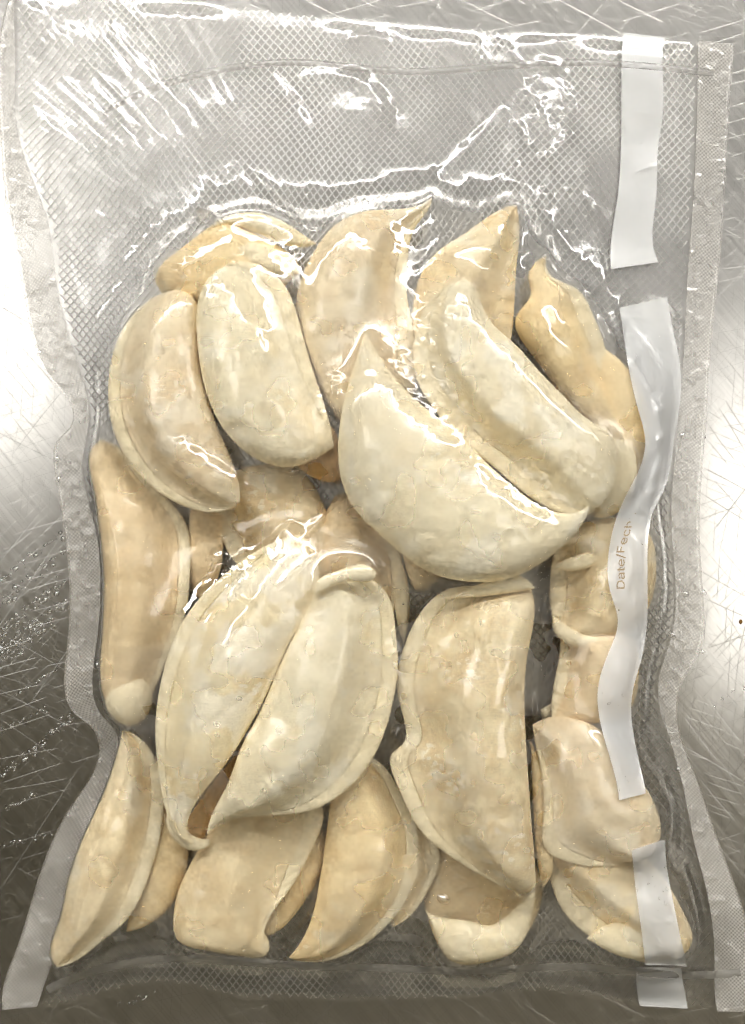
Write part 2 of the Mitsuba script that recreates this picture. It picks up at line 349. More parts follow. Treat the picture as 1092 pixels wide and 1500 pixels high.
dumpling('golden dumpling at upper right with a crumpled tip', [(800, 376), (780, 390), (774, 407), (778, 428), (756, 465), (780, 520), (830, 590), (890, 650), (930, 665)], [(800, 376), (820, 412), (846, 424), (866, 455), (884, 500), (899, 548), (916, 578), (926, 620), (930, 665)], 12, 15, 'gold', True, flange=0.78, lift=-2)
dumpling('dumpling at top right with a square cut tip pointing up', [(756, 301), (727, 311), (681, 343), (641, 370), (618, 400), (606, 440), (604, 500), (640, 570), (700, 600)], [(756, 301), (761, 336), (757, 388), (753, 455), (745, 520), (700, 600)], 13, 16, 'mid', False, flange=0.9)
dumpling('dumpling at top left lying open behind two others', [(228, 412), (240, 385), (270, 362), (298, 340), (335, 325), (380, 345), (425, 372), (441, 395)], [(228, 412), (250, 440), (300, 452), (360, 450), (410, 425), (441, 395)], 15, 13, 'gold', False, flange=None,
         folds=[([(295, 346), (334, 317), (388, 314), (430, 334), (464, 357)], [(295, 346), (345, 330), (395, 350), (440, 362), (464, 357)], 19, 6, {'tip': 0.3}),
                ([(330, 366), (371, 355), (423, 377), (443, 395)], [(330, 366), (370, 395), (420, 408), (443, 395)], 20, 7, {})])
# upper layer ---------------------------------------------------------------
dumpling('large dumpling at the top with a bent tip leaning right', [(633, 290), (588, 307), (545, 310), (490, 333), (458, 375), (437, 425), (436, 480), (452, 535), (478, 590), (530, 640)], [(633, 290), (624, 312), (609, 332), (597, 385), (597, 435), (604, 474), (609, 527), (606, 575), (580, 620), (530, 640)], 17, 19, 'rosy', True, flange=0.86, plump=0.42)
dumpling('wide dumpling at the left under the long slanting crease', [(262, 425), (286, 440), (292, 490), (301, 570), (323, 635), (345, 690), (352, 735)], [(262, 425), (200, 456), (170, 505), (159, 565), (167, 630), (200, 690), (262, 738), (330, 748), (352, 735)], 21.5, 14, 'rosy', True, flange=0.87, plump=0.42)
dumpling('plump dumpling left of centre with a brown folded lower corner', [(318, 398), (292, 440), (290, 500), (303, 575), (328, 628), (365, 665), (420, 684), (462, 672), (490, 655)], [(318, 398), (370, 385), (415, 415), (438, 470), (458, 540), (478, 600), (490, 655)], 24.5, 14, 'pale', True, flange=0.88, plump=0.42,
         folds=[([(438, 683), (460, 640), (484, 625), (495, 645)], [(438, 683), (468, 703), (486, 706), (495, 645)], 17, 9, {'mat': 'm_wet'})])
dumpling('big dumpling at upper right of centre with an open folded end at lower right', [(664, 415), (690, 415), (702, 437), (720, 473), (755, 506), (790, 545), (824, 580), (860, 614), (890, 633), (905, 680), (880, 738)], [(664, 415), (622, 452), (607, 505), (609, 550), (640, 605), (684, 657), (720, 682), (756, 713), (804, 745), (845, 757), (880, 738)], 25.5, 15, 'pale', True, flange=0.84, plump=0.5,
         folds=[([(640, 428), (616, 466), (606, 510), (608, 548)], [(640, 428), (640, 466), (622, 510), (608, 548)], 24, 7, {}),
                ([(872, 757), (864, 715), (880, 650), (914, 645), (932, 690), (922, 725)], [(872, 757), (903, 752), (915, 742), (922, 725)], 20, 8, {'tip': 0.3})])
dumpling('pale crescent dumpling lying across the centre, its tip pointing up', [(535, 489), (516, 545), (502, 600), (496, 650), (500, 700), (520, 745), (556, 782), (590, 812), (640, 842), (690, 852), (735, 850), (775, 835), (815, 808), (850, 772), (868, 730)], [(535, 489), (556, 520), (586, 563), (626, 600), (671, 636), (711, 676), (756, 716), (800, 745), (840, 752), (868, 730)], 28.5, 16, 'pale', False, flange=None, plump=0.5,
         folds=[([(535, 490), (520, 515), (515, 545), (500, 570)], [(535, 490), (545, 520), (530, 560), (500, 570)], 25, 7, {})])
dumpling('long leaning dumpling at lower left with its tip curled at the bottom', [(440, 783), (468, 835), (463, 874), (445, 912), (419, 957), (397, 1007), (370, 1057), (341, 1105), (312, 1143), (286, 1178), (275, 1205), (280, 1232)], [(440, 783), (375, 808), (322, 848), (282, 890), (256, 935), (236, 1000), (228, 1070), (234, 1140), (246, 1195), (262, 1222), (280, 1232)], 25.5, 15, 'frosty', True, flange=0.87, plump=0.42,
         folds=[([(246, 1190), (254, 1228), (280, 1245), (308, 1238)], [(246, 1190), (263, 1205), (280, 1222), (308, 1228)], 22, 7, {'tip': 0.3}),
                ([(362, 1085), (318, 1140), (285, 1185), (268, 1222), (300, 1228)], [(362, 1085), (345, 1120), (328, 1165), (312, 1200), (300, 1228)], 15, 6, {'mat': 'm_wet'})])
dumpling('dumpling just below the centre with a thick curled rim at its top', [(470, 852), (446, 893), (428, 935), (403, 990), (378, 1049), (354, 1094), (334, 1148), (310, 1196), (304, 1222)], [(470, 852), (530, 842), (566, 868), (580, 928), (583, 976), (577, 1022), (560, 1082), (533, 1130), (496, 1166), (445, 1190), (400, 1194), (350, 1198), (304, 1222)], 26.5, 15, 'pale', True, flange=0.87, plump=0.42,
         folds=[([(462, 872), (466, 850), (496, 836), (533, 827), (552, 840)], [(462, 872), (482, 862), (510, 852), (540, 852), (552, 840)], 33, 6, {'tip': 0.3})])
dumpling('large flour dusted dumpling right of centre at the bottom, with a thick pale edge', [(770, 848), (782, 880), (772, 960), (768, 1040), (772, 1120), (778, 1200), (783, 1260), (781, 1292), (762, 1310)], [(770, 848), (715, 858), (650, 866), (622, 890), (592, 948), (582, 990), (588, 1040), (590, 1090), (573, 1106), (576, 1135), (592, 1172), (612, 1210), (651, 1248), (708, 1284), (762, 1310)], 23, 19, 'floury', True, flange=0.88, plump=0.35, lift=-1,
         folds=[([(640, 876), (700, 856), (758, 842), (784, 862)], [(640, 876), (700, 874), (750, 868), (784, 862)], 27, 6, {'tip': 0.3})])
dumpling('dumpling at lower right whose right side lies under the white strip', [(780, 1062), (830, 1050), (880, 1070), (920, 1120), (955, 1170), (966, 1225), (930, 1258)], [(780, 1062), (792, 1130), (796, 1190), (800, 1245), (830, 1262), (895, 1268), (930, 1258)], 17, 16, 'rosy', True, flange=0.88, plump=0.45, lift=1.5)
dumpling('narrow pale dumpling edge squeezed upright beside the flour dusted dumpling', [(776, 1085), (780, 1150), (784, 1230), (795, 1300)], [(776, 1085), (796, 1130), (806, 1220), (808, 1280), (795, 1300)], 16, 9, 'gold', False, flange=None)

# ------------------------------------------------------------------ the film: draped over the dumplings by a vacuum
RES = 0.36  # millimetres
GX, GY = np.arange(-118, 118.01, RES), np.arange(-160, 160.01, RES)
X, Y = np.meshgrid(GX, GY)
H = np.full((len(GY), len(GX)), 0.0)
for up in tops:
    d = ndimage.zoom(up / MM, (4, 4, 1), order=1)
    ix = np.clip(np.rint((d[..., 0] + 118) / RES).astype(int), 0, len(GX) - 1)
    iy = np.clip(np.rint((d[..., 1] + 160) / RES).astype(int), 0, len(GY) - 1)
    np.maximum.at(H, (iy, ix), d[..., 2])
H = ndimage.maximum_filter(ndimage.grey_closing(H, 3), 3)
F = H.copy()
for s in (22, 22, 18, 18, 14, 14, 10, 10, 8, 8):
    F = np.maximum(H, ndimage.gaussian_filter(F, s) * 0.988)
F = ndimage.gaussian_filter(F, 5)
# outside the pile the vacuum pulls the film down tight against the outermost dumplings
F2 = H.copy()
for s in (15, 12, 10, 8, 6, 4):
    F2 = np.maximum(H, ndimage.gaussian_filter(F2, s) * 0.975)
F2 = ndimage.gaussian_filter(F2, 2.0)
yy, xx = np.mgrid[-45:46, -45:46]
pile = ndimage.binary_closing(np.pad(H > 1.0, 60), structure=(xx ** 2 + yy ** 2 <= 45 ** 2)[::1])[60:-60, 60:-60]
tight = smoothstep_np(0, 22, ndimage.distance_transform_edt(~pile))
F = F * (1 - tight) + np.minimum(F, F2) * tight
away = ndimage.distance_transform_edt(~pile) * RES
turn = np.arctan2(Y + 22 + 6 * meshkit.noise(np.stack([X * 0.06, Y * 0.06, X * 0], -1)), X)
tuck = (1 - np.abs(2 * meshkit.noise(np.stack([turn * 13, away * 0.03, X * 0 + 5], -1)) - 1)) ** 3 + 0.6 * (1 - np.abs(2 * meshkit.noise(np.stack([turn * 31, away * 0.05, X * 0 + 8], -1)) - 1)) ** 3
TUCKS = 1.7 * (tuck - 0.35) * np.clip(away / 3, 0, 1) * np.exp(-np.clip(away - 3, 0, 99) / 7) + 0.5 * (tuck - 0.35) * np.exp(-((away - 0) / 4) ** 2) * (~pile)

OUT_L = [(18, -8), (4, 40), (-2, 100), (2, 200), (10, 300), (30, 400), (50, 500), (72, 552), (103, 590), (107, 620), (84, 648), (80, 680), (86, 720), (94, 770), (102, 840), (103, 900), (98, 960), (96, 1010), (108, 1042), (138, 1068), (146, 1096), (132, 1140), (102, 1185), (76, 1235), (50, 1310), (25, 1390), (7, 1440), (5, 1479)]
IN_L = [(22, -8), (22, 40), (23, 100), (28, 200), (55, 280), (72, 330), (86, 430), (104, 500), (123, 560), (131, 610), (126, 650), (122, 680), (129, 730), (142, 780), (148, 850), (145, 920), (138, 975), (138, 1020), (152, 1050), (172, 1075), (174, 1095), (163, 1135), (140, 1190), (116, 1260), (100, 1315), (84, 1385), (68, 1435), (55, 1474)]
IN_R = [(1022, 60), (1021, 150), (1015, 300), (1006, 420), (1002, 500), (995, 600), (986, 700), (984, 780), (990, 870), (984, 930), (964, 1000), (974, 1060), (1000, 1150), (1016, 1230), (1036, 1310), (1046, 1400), (1046, 1440), (1050, 1480)]
OUT_R = [(1075, 65), (1068, 150), (1060, 300), (1050, 420), (1041, 500), (1035, 600), (1027, 700), (1024, 780), (1030, 880), (1024, 955), (998, 1000), (992, 1055), (1022, 1145), (1046, 1215), (1076, 1295), (1092, 1350), (1094, 1430), (1094, 1482)]
TOP = [(22, -8), (200, -6), (330, 4), (400, 12), (520, 23), (600, 30), (700, 39), (820, 43), (920, 50), (1022, 60)]
BOT = [(55, 1474), (110, 1469), (180, 1450), (260, 1444), (310, 1454), (345, 1463), (400, 1464), (480, 1467), (546, 1468), (620, 1467), (700, 1462), (790, 1454), (860, 1461), (930, 1472), (1010, 1478), (1050, 1480)]

inner = np.vstack([spline(TOP, 200), spline(IN_R, 200), spline(BOT, 200)[::-1], spline(IN_L, 200)[::-1]])
ex, ey = P(inner[:, 0], inner[:, 1], 0.001)
edge_dist = cKDTree(np.stack([ex, ey], 1) / MM).query(np.stack([X.ravel(), Y.ravel()], 1))[0].reshape(X.shape)
NZ = lambda f, s, o=3: meshkit.fbm(np.stack([X * f, Y * f, X * 0 + s], -1), o) - 0.5
edge_dist = np.where(contains_xy(Polygon(np.stack([ex, ey], 1) / MM), X, Y), edge_dist, 0)
Z_EDGE = 1.0 + 0.9 * meshkit.fbm(np.stack([X * 0.05, Y * 0.05, X * 0 + 9.1], -1), 2)
empty = 1 - smoothstep_np(0.5, 6.0, ndimage.gaussian_filter(H, 4))
F = np.maximum(F, 0) + 1.5 + TUCKS
F += empty * (1.1 * NZ(0.085, 12.3, 2) + 2.2 * NZ(0.055, 1.7, 2) + 1.2 * NZ(0.11, 5.2, 1) + 0.9)
F += 0.22 * (1 - np.abs(NZ(0.09, 2.2, 2)) * 5).clip(0) + (0.25 - 0.05 * empty) * NZ(0.11, 7.7, 2) + 0.03 * NZ(0.6, 4.4, 2)


def crease(pts, height, half, ends=True, skew=0.0):
    """A sharp pleat of the film along a line of photo pixels."""
    global F
    q = spline(pts, 500)
    fx, fy = P(q[:, 0], q[:, 1], 0)
    z = ndimage.map_coordinates(F, [(fy / MM + 160) / RES, (fx / MM + 118) / RES], order=1, mode='nearest')
    fx, fy = P(q[:, 0], q[:, 1], z * MM)
    z2 = np.linspace(0, 1, 500)
    amp = height * (np.sin(np.pi * z2) ** 0.5 if ends else np.ones(500))
    tree = cKDTree(np.stack([fx, fy], 1) / MM)
    d, i = tree.query(np.stack([X.ravel(), Y.ravel()], 1), distance_upper_bound=half * 6)
    i = np.where(np.isfinite(d), i, 0)
    amp = amp * (0.7 + 0.6 * meshkit.noise(np.stack([z2 * len(pts) * 2.5, z2 * 0 + pts[0][0], z2 * 0], -1)))
    g = np.where(np.isfinite(d), amp[i] * np.exp(-(d / half) ** 1.15), 0)
    F = F + g.reshape(X.shape)


for pts, h_, w_ in [
    
    
    
    
    ([(640, 255), (700, 200), (740, 155)], 1.4, 1.6), ([(832, 270), (860, 290), (880, 330), (888, 370)], 1.2, 0.8),
    
    ([(470, 120), (530, 125), (560, 160), (552, 210)], 1.6, 1.6), ([(690, 110), (700, 150), (690, 185)], 1.2, 1.2),
    ([(760, 90), (775, 140), (800, 200), (810, 230), (830, 180), (815, 120)], 1.5, 1.6), ([(605, 400), (640, 370), (660, 340)], 1.0, 1.0),
    ([(100, 1250), (140, 1190), (170, 1110), (176, 1090)], 1.2, 1.2), ([(140, 1025), (165, 1060), (176, 1078)], 1.5, 1.0), ([(180, 1360), (230, 1362), (260, 1372), (330, 1395), (420, 1405)], 1.4, 1.0),
    ([(420, 1405), (520, 1403), (640, 1408), (740, 1404), (800, 1392), (900, 1400), (1000, 1420)], 1.0, 1.0), ([(980, 1340), (1000, 1370), (1012, 1385)], 1.3, 1.3),
    ([(345, 380), (312, 408), (290, 425)], 1.0, 1.0), ([(150, 660), (152, 720), (172, 800), (170, 900), (150, 975)], 1.0, 0.9), ([(880, 1060), (900, 1100), (915, 1150)], 1.0, 1.0),
    ([(720, 820), (735, 780), (760, 770)], 0.5, 1.2), ([(105, 505), (150, 490), (210, 440), (235, 410)], 1.0, 1.4)]:
    crease(pts, h_ * 0.75, w_ * 0.5)
def pleat(pts, W):
    """A pleat of the film: a narrow flat facet W millimetres wide, leaning away from the camera operator, with a steep back."""
    global F
    q = spline(pts, 400)
    S = ndimage.gaussian_filter(F, 3)
    fx, fy = P(q[:, 0], q[:, 1], 0)
    z = ndimage.map_coordinates(S, [(fy / MM + 160) / RES, (fx / MM + 118) / RES], order=1, mode='nearest')
    fx, fy = P(q[:, 0], q[:, 1], z * MM)
    c = np.stack([fx, fy], 1) / MM
    d = np.gradient(c, axis=0)
    d /= np.linalg.norm(d, axis=1, keepdims=True)
    nrm = np.stack([-d[:, 1], d[:, 0]], 1)
    nrm *= np.where(nrm[:, 1:] < 0, -1, 1)
    gy_, gx_ = np.gradient(S, RES)
    at = [(c[:, 1] + 160) / RES, (c[:, 0] + 118) / RES]
    bx, by = (ndimage.gaussian_filter(ndimage.map_coordinates(v, at, order=1), 6) for v in (gx_, gy_))
    b, along = bx * nrm[:, 0] + by * nrm[:, 1], (bx * d[:, 0] + by * d[:, 1]) * d[:, 1]
    t = np.linspace(0, 1, 400)
    w = W * np.sin(np.pi * t) ** 0.5 * (0.75 + 0.5 * meshkit.noise(np.stack([t * len(pts) * 4, t * 0 + pts[0][0], t * 0], -1))) + 0.05
    tilt = np.tan(0.5 * (np.arctan((1.88 - fy) / 1.87) - np.arctan(fy / 0.385)))   # the slope that turns the lamp beyond the bag towards the eye
    run = bx * d[:, 0] + by * d[:, 1]
    slope = (tilt + along) / np.maximum(nrm[:, 1], 0.45)
    for _ in range(12):
        sx, sy = -slope * nrm[:, 0] + run * d[:, 0], -slope * nrm[:, 1] + run * d[:, 1]
        goal = tilt / (1 - tilt ** 2) * np.maximum(1 - sx ** 2 - sy ** 2, 0.3)
        slope = 0.5 * slope + 0.5 * (goal + along) / np.maximum(nrm[:, 1], 0.4)
    slope = ndimage.gaussian_filter(slope, 5)
    h = np.clip(slope + b, 0.10, 1.2) * w
    tree = cKDTree(c)
    dd, i = tree.query(np.stack([X.ravel(), Y.ravel()], 1), distance_upper_bound=W * 2)
    ok = np.isfinite(dd)
    i = np.where(ok, i, 0)
    sd = ((np.stack([X.ravel(), Y.ravel()], 1) - c[i]) * nrm[i]).sum(1)
    dist = np.where(ok, dd, 0)
    crest = ndimage.gaussian_filter(z, 6)[i] + h[i]
    new = np.where(sd >= 0, crest - slope[i] * dist * (0.96 + 0.10 * np.clip(dist / W, 0, 1.5)), crest - h[i] * (1 - np.exp(-dist / (0.3 * w[i] + 0.1))) - (b[i] + 0.15) * dist)
    F = np.where(ok, np.maximum(F.ravel(), new), F.ravel()).reshape(X.shape)


F = ndimage.gaussian_filter(F, 1.0)
for pts, w_ in [([(165, 598), (230, 632), (300, 680), (382, 724)], 1.7), ([(372, 850), (430, 800), (480, 755), (515, 725)], 1.6), ([(300, 340), (345, 395), (400, 450), (450, 505), (475, 515)], 1.5),
                ([(738, 155), (765, 200), (778, 250), (790, 310), (830, 350), (862, 376)], 1.4), ([(258, 232), (330, 250), (400, 278)], 0.6), ([(345, 262), (390, 300), (440, 335), (470, 345)], 1.2),
                ([(162, 524), (210, 515), (245, 495)], 0.9), ([(232, 405), (262, 375), (300, 340), (345, 316)], 0.6), ([(720, 858), (708, 920), (730, 990), (765, 1060)], 0.6), ([(870, 840), (880, 880), (892, 920)], 0.8),
                ([(790, 305), (820, 288), (855, 260)], 0.9), ([(460, 285), (500, 295), (570, 280), (640, 255)], 0.7), ([(690, 45), (700, 80), (705, 100)], 1.2), ([(735, 45), (722, 80), (716, 100)], 1.2), ([(390, 95), (430, 150), (458, 205)], 1.0),
                ([(428, 120), (490, 112), (535, 128), (562, 165)], 2.2), ([(540, 150), (562, 178), (556, 212)], 1.6), ([(395, 105), (425, 150), (460, 205)], 1.2), ([(748, 205), (772, 140), (800, 105)], 1.4), ([(765, 112), (800, 95), (838, 122)], 2.0), ([(768, 212), (800, 236), (834, 190)], 2.2),
                ([(815, 130), (830, 160), (828, 195)], 1.4), ([(640, 262), (690, 215), (735, 160)], 0.8), ([(720, 60), (745, 75), (770, 100)], 1.8), ([(800, 48), (830, 60), (850, 50)], 1.6), ([(975, 95), (1000, 70), (1018, 90)], 2.0), ([(500, 65), (540, 55), (580, 70)], 1.4), ([(830, 262), (862, 300), (886, 362)], 0.6),
                ([(60, 120), (100, 170), (150, 230)], 0.5), ([(90, 90), (150, 160), (200, 220)], 0.5), ([(150, 60), (210, 150), (260, 215)], 0.6), ([(40, 190), (90, 235), (150, 290)], 0.5), ([(200, 90), (250, 150), (300, 200)], 0.5), ([(120, 50), (165, 110), (220, 180)], 0.4), ([(60, 230), (130, 300), (180, 350)], 0.6),
                ([(260, 110), (310, 180), (345, 235)], 0.4), ([(100, 330), (140, 320), (180, 330)], 1.2), ([(240, 470), (320, 445), (345, 390)], 0.5), ([(540, 520), (580, 505), (606, 500)], 1.0), ([(930, 255), (960, 245), (990, 250)], 0.8), ([(980, 440), (1002, 500), (995, 560)], 0.8)]:
    pleat(pts, w_ * 1.8)
# spots where the film is finely crumpled
gx, gy = X / 0.2 + 546, 750 - Y / 0.2
for cx, cy, rx, ry, am in [(640, 490, 28, 75, 0.9), (576, 545, 16, 40, 0.6), (300, 425, 45, 25, 0.8), (430, 395, 60, 25, 0.4), (350, 500, 50, 60, 0.35), (790, 170, 60, 70, 0.34), (430, 115, 60, 35, 0.25), (545, 165, 40, 50, 0.3),
                           (690, 80, 40, 40, 0.2), (860, 300, 40, 60, 0.5), (970, 660, 40, 120, 0.5), (985, 900, 30, 90, 0.5), (800, 900, 14, 110, 0.9), (340, 830, 25, 30, 0.8), (490, 600, 22, 40, 0.9), (775, 1200, 10, 90, 0.6),
                           (580, 950, 14, 60, 0.4), (850, 620, 60, 60, 0.1), (790, 705, 110, 45, 0.4), (640, 595, 70, 60, 0.3), (330, 470, 60, 60, 0.14), (700, 560, 70, 60, 0.12), (540, 370, 60, 60, 0.14), (390, 830, 60, 60, 0.14), (500, 1040, 50, 60, 0.1), (195, 500, 30, 30, 0.3), (560, 1430, 480, 25, 0.35), (120, 1430, 40, 30, 0.6), (140, 640, 16, 90, 0.5), (1010, 1330, 20, 70, 0.5)]:
    wgt = np.exp(-(((gx - cx) / rx) ** 2 + ((gy - cy) / ry) ** 2))
    if wgt.max() > 0.01:
        sl = np.nonzero(wgt > 0.01)
        y0, y1, x0, x1 = sl[0].min(), sl[0].max() + 1, sl[1].min(), sl[1].max() + 1
        q = np.stack([X[y0:y1, x0:x1] * 0.42, Y[y0:y1, x0:x1] * 0.42, X[y0:y1, x0:x1] * 0 + cx], -1)
        F[y0:y1, x0:x1] += wgt[y0:y1, x0:x1] * am * (1.1 * np.abs(meshkit.fbm(q, 2) - 0.5) * 2 + 0.35 * (meshkit.noise(q * 2.7) - 0.5))
# fine tension wrinkles fanning from the top left corner
rad = np.hypot(gx - 560, gy - 560)
angle = np.arctan2(gy - 560, gx - 560)
wm = empty * np.exp(-(((gx - 170) / 190) ** 2 + ((gy - 130) / 190) ** 2))
F += empty * (4.5 * np.exp(-((gx - 215) / 120) ** 2 - ((gy - 235) / 95) ** 2) + 1.8 * np.exp(-((gx - 790) / 55) ** 2 - ((gy - 200) / 60) ** 2) + 1.6 * np.exp(-((gx - 525) / 70) ** 2 - ((gy - 200) / 60) ** 2))
F += wm * (1.3 * (meshkit.fbm(np.stack([angle * 95, rad * 0.004, X * 0 + 4], -1), 3) - 0.5))
F = ndimage.gaussian_filter(F, 0.7)
k = smoothstep_np(0.0, 7.0, edge_dist)
low = np.minimum(F, 40)
F = Z_EDGE * (1 - k) + np.maximum(low, Z_EDGE) * k
F = np.maximum(F, np.where(H > 0.1, H + 0.9, 0))
F = ndimage.gaussian_filter(F, 0.7)
F = np.maximum(F, np.where(H > 0.1, H + 0.75, 0))
F = ndimage.gaussian_filter(F, 0.5) + 0.014 * NZ(0.85, 21.0, 1) * np.clip(3 * NZ(0.05, 31.0, 2) + 0.7, 0.15, 1.5)


def film_z(x, y):
    """Height of the film in metres at world x, y."""
    return ndimage.map_coordinates(F, [(np.asarray(y) / MM + 160) / RES, (np.asarray(x) / MM + 118) / RES], order=1, mode='nearest') * MM


def on_film(px, py, up=0.0):
    z = np.zeros(np.shape(px))
    for _ in range(6):
        x, y = P(px, py, z)
        z = 0.5 * z + 0.5 * (film_z(x, y) + up)
    x, y = P(px, py, z)
    return np.stack([x, y, film_z(x, y) + up], -1)


BAG = 'vacuum_bag'
labels[BAG] = {'label': 'clear embossed vacuum sealed plastic bag of dumplings lying on the steel table', 'category': 'plastic bag'}


def coons(l, r, t, b, n, m):
    L, Rr, Tt, Bb = spline(l, n), spline(r, n), spline(t, m), spline(b, m)
    v, u = np.linspace(0, 1, n)[:, None, None], np.linspace(0, 1, m)[None, :, None]
    return (1 - u) * L[:, None] + u * Rr[:, None] + (1 - v) * Tt[None] + v * Bb[None] - ((1 - u) * (1 - v) * L[0] + u * (1 - v) * Rr[0] + (1 - u) * v * L[-1] + u * v * Rr[-1])


def sheet(px, zf, flip=True):
    x, y = P(px[..., 0], px[..., 1], 0.001)
    return np.stack([x, y, zf(x, y)], -1).reshape(-1, 3), grid_faces(*px.shape[:2])[:, ::-1 if flip else 1]


c = coons(IN_L, IN_R, TOP, BOT, 900, 620)
v, f = sheet(c, film_z)
ragged = ndimage.distance_transform_edt(~pile) * RES + 5 * NZ(0.12, 40.0, 3)
mid = v[f].mean(1) / MM
over = ndimage.map_coordinates(ragged, [(mid[:, 1] + 160) / RES, (mid[:, 0] + 118) / RES], order=1, mode='nearest') < 0.6
scene[BAG + '__top_film'] = mikit.ply((v, f[~over]), 'm_film', smooth=True)
scene[BAG + '__fogged_film'] = mikit.ply((v, f[over]), 'm_fogged_film', smooth=True)
labels[BAG + '__fogged_film'] = {'label': 'film fogged with condensation where it lies on the dumplings'}
c = coons(IN_L, IN_R, TOP, BOT, 60, 50)
scene[BAG + '__bottom_film'] = mikit.ply(sheet(c, lambda x, y: x * 0 + 0.0004), 'm_film', smooth=True)


def ribbon(a, b, n, m, zf, pitch=None):
    A, B = spline(a, n), spline(b, n)
    u = np.linspace(0, 1, m)[None, :, None]
    px = A[:, None] * (1 - u) + B[:, None] * u
    v, f = sheet(px, zf)
    w = np.linalg.norm(A - B, axis=1)[:, None] * u[..., 0]
    run = np.r_[0, np.cumsum(np.linalg.norm(np.diff((A + B) / 2, axis=0), axis=1))][:, None] * np.ones((1, m))
    p = pitch or 5.6
    return v, f, np.stack([w.ravel() / p, run.ravel() / p], 1)


def seal_z(x, y):
    q = np.stack([np.asarray(x) / MM * 0.09, np.asarray(y) / MM * 0.09, np.asarray(x) * 0 + 2], -1)
    return film_z(x, y) + 0.0002 + 0.0008 * np.clip(meshkit.fbm(q * 5.0, 2) - 0.42, 0, 1)


for nm, a, b in (('side_seal', OUT_L, IN_L), ('side_seal', IN_R, OUT_R)):
    v, f, uv = ribbon(a, b, 700, 24, seal_z)
    col = np.abs(np.arange(24) - (0 if a is OUT_L else 23)) < 1
    v[:, 2] += np.tile(col * 0.0005, 700)
    scene[numbered(BAG + '__' + nm)] = mikit.ply((v, f), 'm_seal', smooth=True, uv=uv)
labels[BAG + '__side_seal'] = {'label': 'woven textured left side seal of the bag'}
labels[BAG + '__side_seal_001'] = {'label': 'woven textured right side seal of the bag'}


def band(pts, half, n, up):
    q = spline(pts, n)
    t = np.gradient(q, axis=0)
    t /= np.linalg.norm(t, axis=1, keepdims=True)
    nrm = np.stack([-t[:, 1], t[:, 0]], 1)
    px = q[:, None] + nrm[:, None] * np.linspace(-half, half, 9)[None, :, None]
    w = on_film(px[..., 0], px[..., 1], 0)
    jag = 0.4 + 1.2 * meshkit.noise(np.stack([np.arange(n) * 0.21, np.arange(n) * 0.0, np.arange(n) * 0.0 + half], -1))
    w[..., 2] += up * np.cos(np.linspace(-1, 1, 9) * np.pi / 2)[None] * jag[:, None] + 0.00025
    return w.reshape(-1, 3), grid_faces(n, 9)


scene[BAG + '__top_seal'] = mikit.ply(band([(20, 48), (80, 190), (150, 165), (230, 128), (330, 101), (450, 92), (560, 103), (640, 104), (720, 98), (860, 92), (960, 98), (1045, 108)][2:], 5, 500, 0.0006), 'm_weld_clear', smooth=True)
labels[BAG + '__top_seal'] = {'label': 'shiny welded line across the top of the bag'}
scene[BAG + '__bottom_seal'] = mikit.ply(band([(70, 1450), (120, 1428), (200, 1409), (260, 1403), (330, 1405), (420, 1412), (520, 1416), (620, 1420), (720, 1420), (840, 1416), (950, 1424), (1045, 1428), (1085, 1424)], 6, 500, 0.0003), 'm_weld', smooth=True)
labels[BAG + '__bottom_seal'] = {'label': 'dark welded line across the bottom of the bag'}

# embossed lattice of the film
poly = Polygon(inner).buffer(-2)
rng = np.random.default_rng(5)
vs, fs, cnt = [], [], 0
for ang, ph in ((52, 0.0), (-50, 3.0)):
    ca, sa = math.cos(math.radians(ang)), math.sin(math.radians(ang))
    for o in np.arange(-1300, 1300, 8.6):
        s = np.arange(-1100, 1100, 9.0)
        w = 4.0 * np.sin(s * 0.011 + o * 0.009) + 3.0 * np.sin(s * 0.023 - o * 0.017 + ph)
        cx, cy = 546 + ca * s - sa * (o + w), 750 + sa * s + ca * (o + w)
        ok = contains_xy(poly, cx, cy)
        for run in np.split(np.arange(len(s)), np.nonzero(np.diff(ok.astype(int)))[0] + 1):
            if not ok[run[0]] or len(run) < 2:
                continue
            q = np.stack([cx[run], cy[run]], 1)
            nrm = np.array([-sa, ca])
            rows = []
            for e, z in ((-1.1, 0.0006), (0, 0.00067), (1.1, 0.0006)):
                xx, yy = P(q[:, 0] + nrm[0] * e, q[:, 1] + nrm[1] * e, 0.0006)
                rows.append(np.stack([xx, yy, xx * 0 + z + (0.00003 if ph else 0)], 1))
            g = np.stack(rows, 1)
            vs.append(g.reshape(-1, 3))
            fs.append(grid_faces(len(q), 3, off=cnt))
            cnt += g.shape[0] * 3
scene[BAG + '__embossed_lattice'] = mikit.ply((np.vstack(vs), np.vstack(fs)), 'm_emboss', smooth=True)
labels[BAG + '__embossed_lattice'] = {'label': 'fine diamond lattice embossed in the film', 'kind': 'stuff'}


# white write-on strip, in the pieces that show
def strip(left, right, label, n=160, up=0.00025):
    A, B = spline(left, n), spline(right, n)
    u = np.linspace(0, 1, 24)[None, :, None]
    px = A[:, None] * (1 - u) + B[:, None] * u
    w = on_film(px[..., 0], px[..., 1], up)
    for _ in range(2):
        w[..., 2] = np.maximum(w[..., 2], ndimage.gaussian_filter(w[..., 2], 2))
    k = numbered(BAG + '__write_on_strip')
    scene[k] = mikit.ply((w.reshape(-1, 3), grid_faces(n, 24)[:, ::-1]), 'm_strip', smooth=True)
    labels[k] = {'label': label}


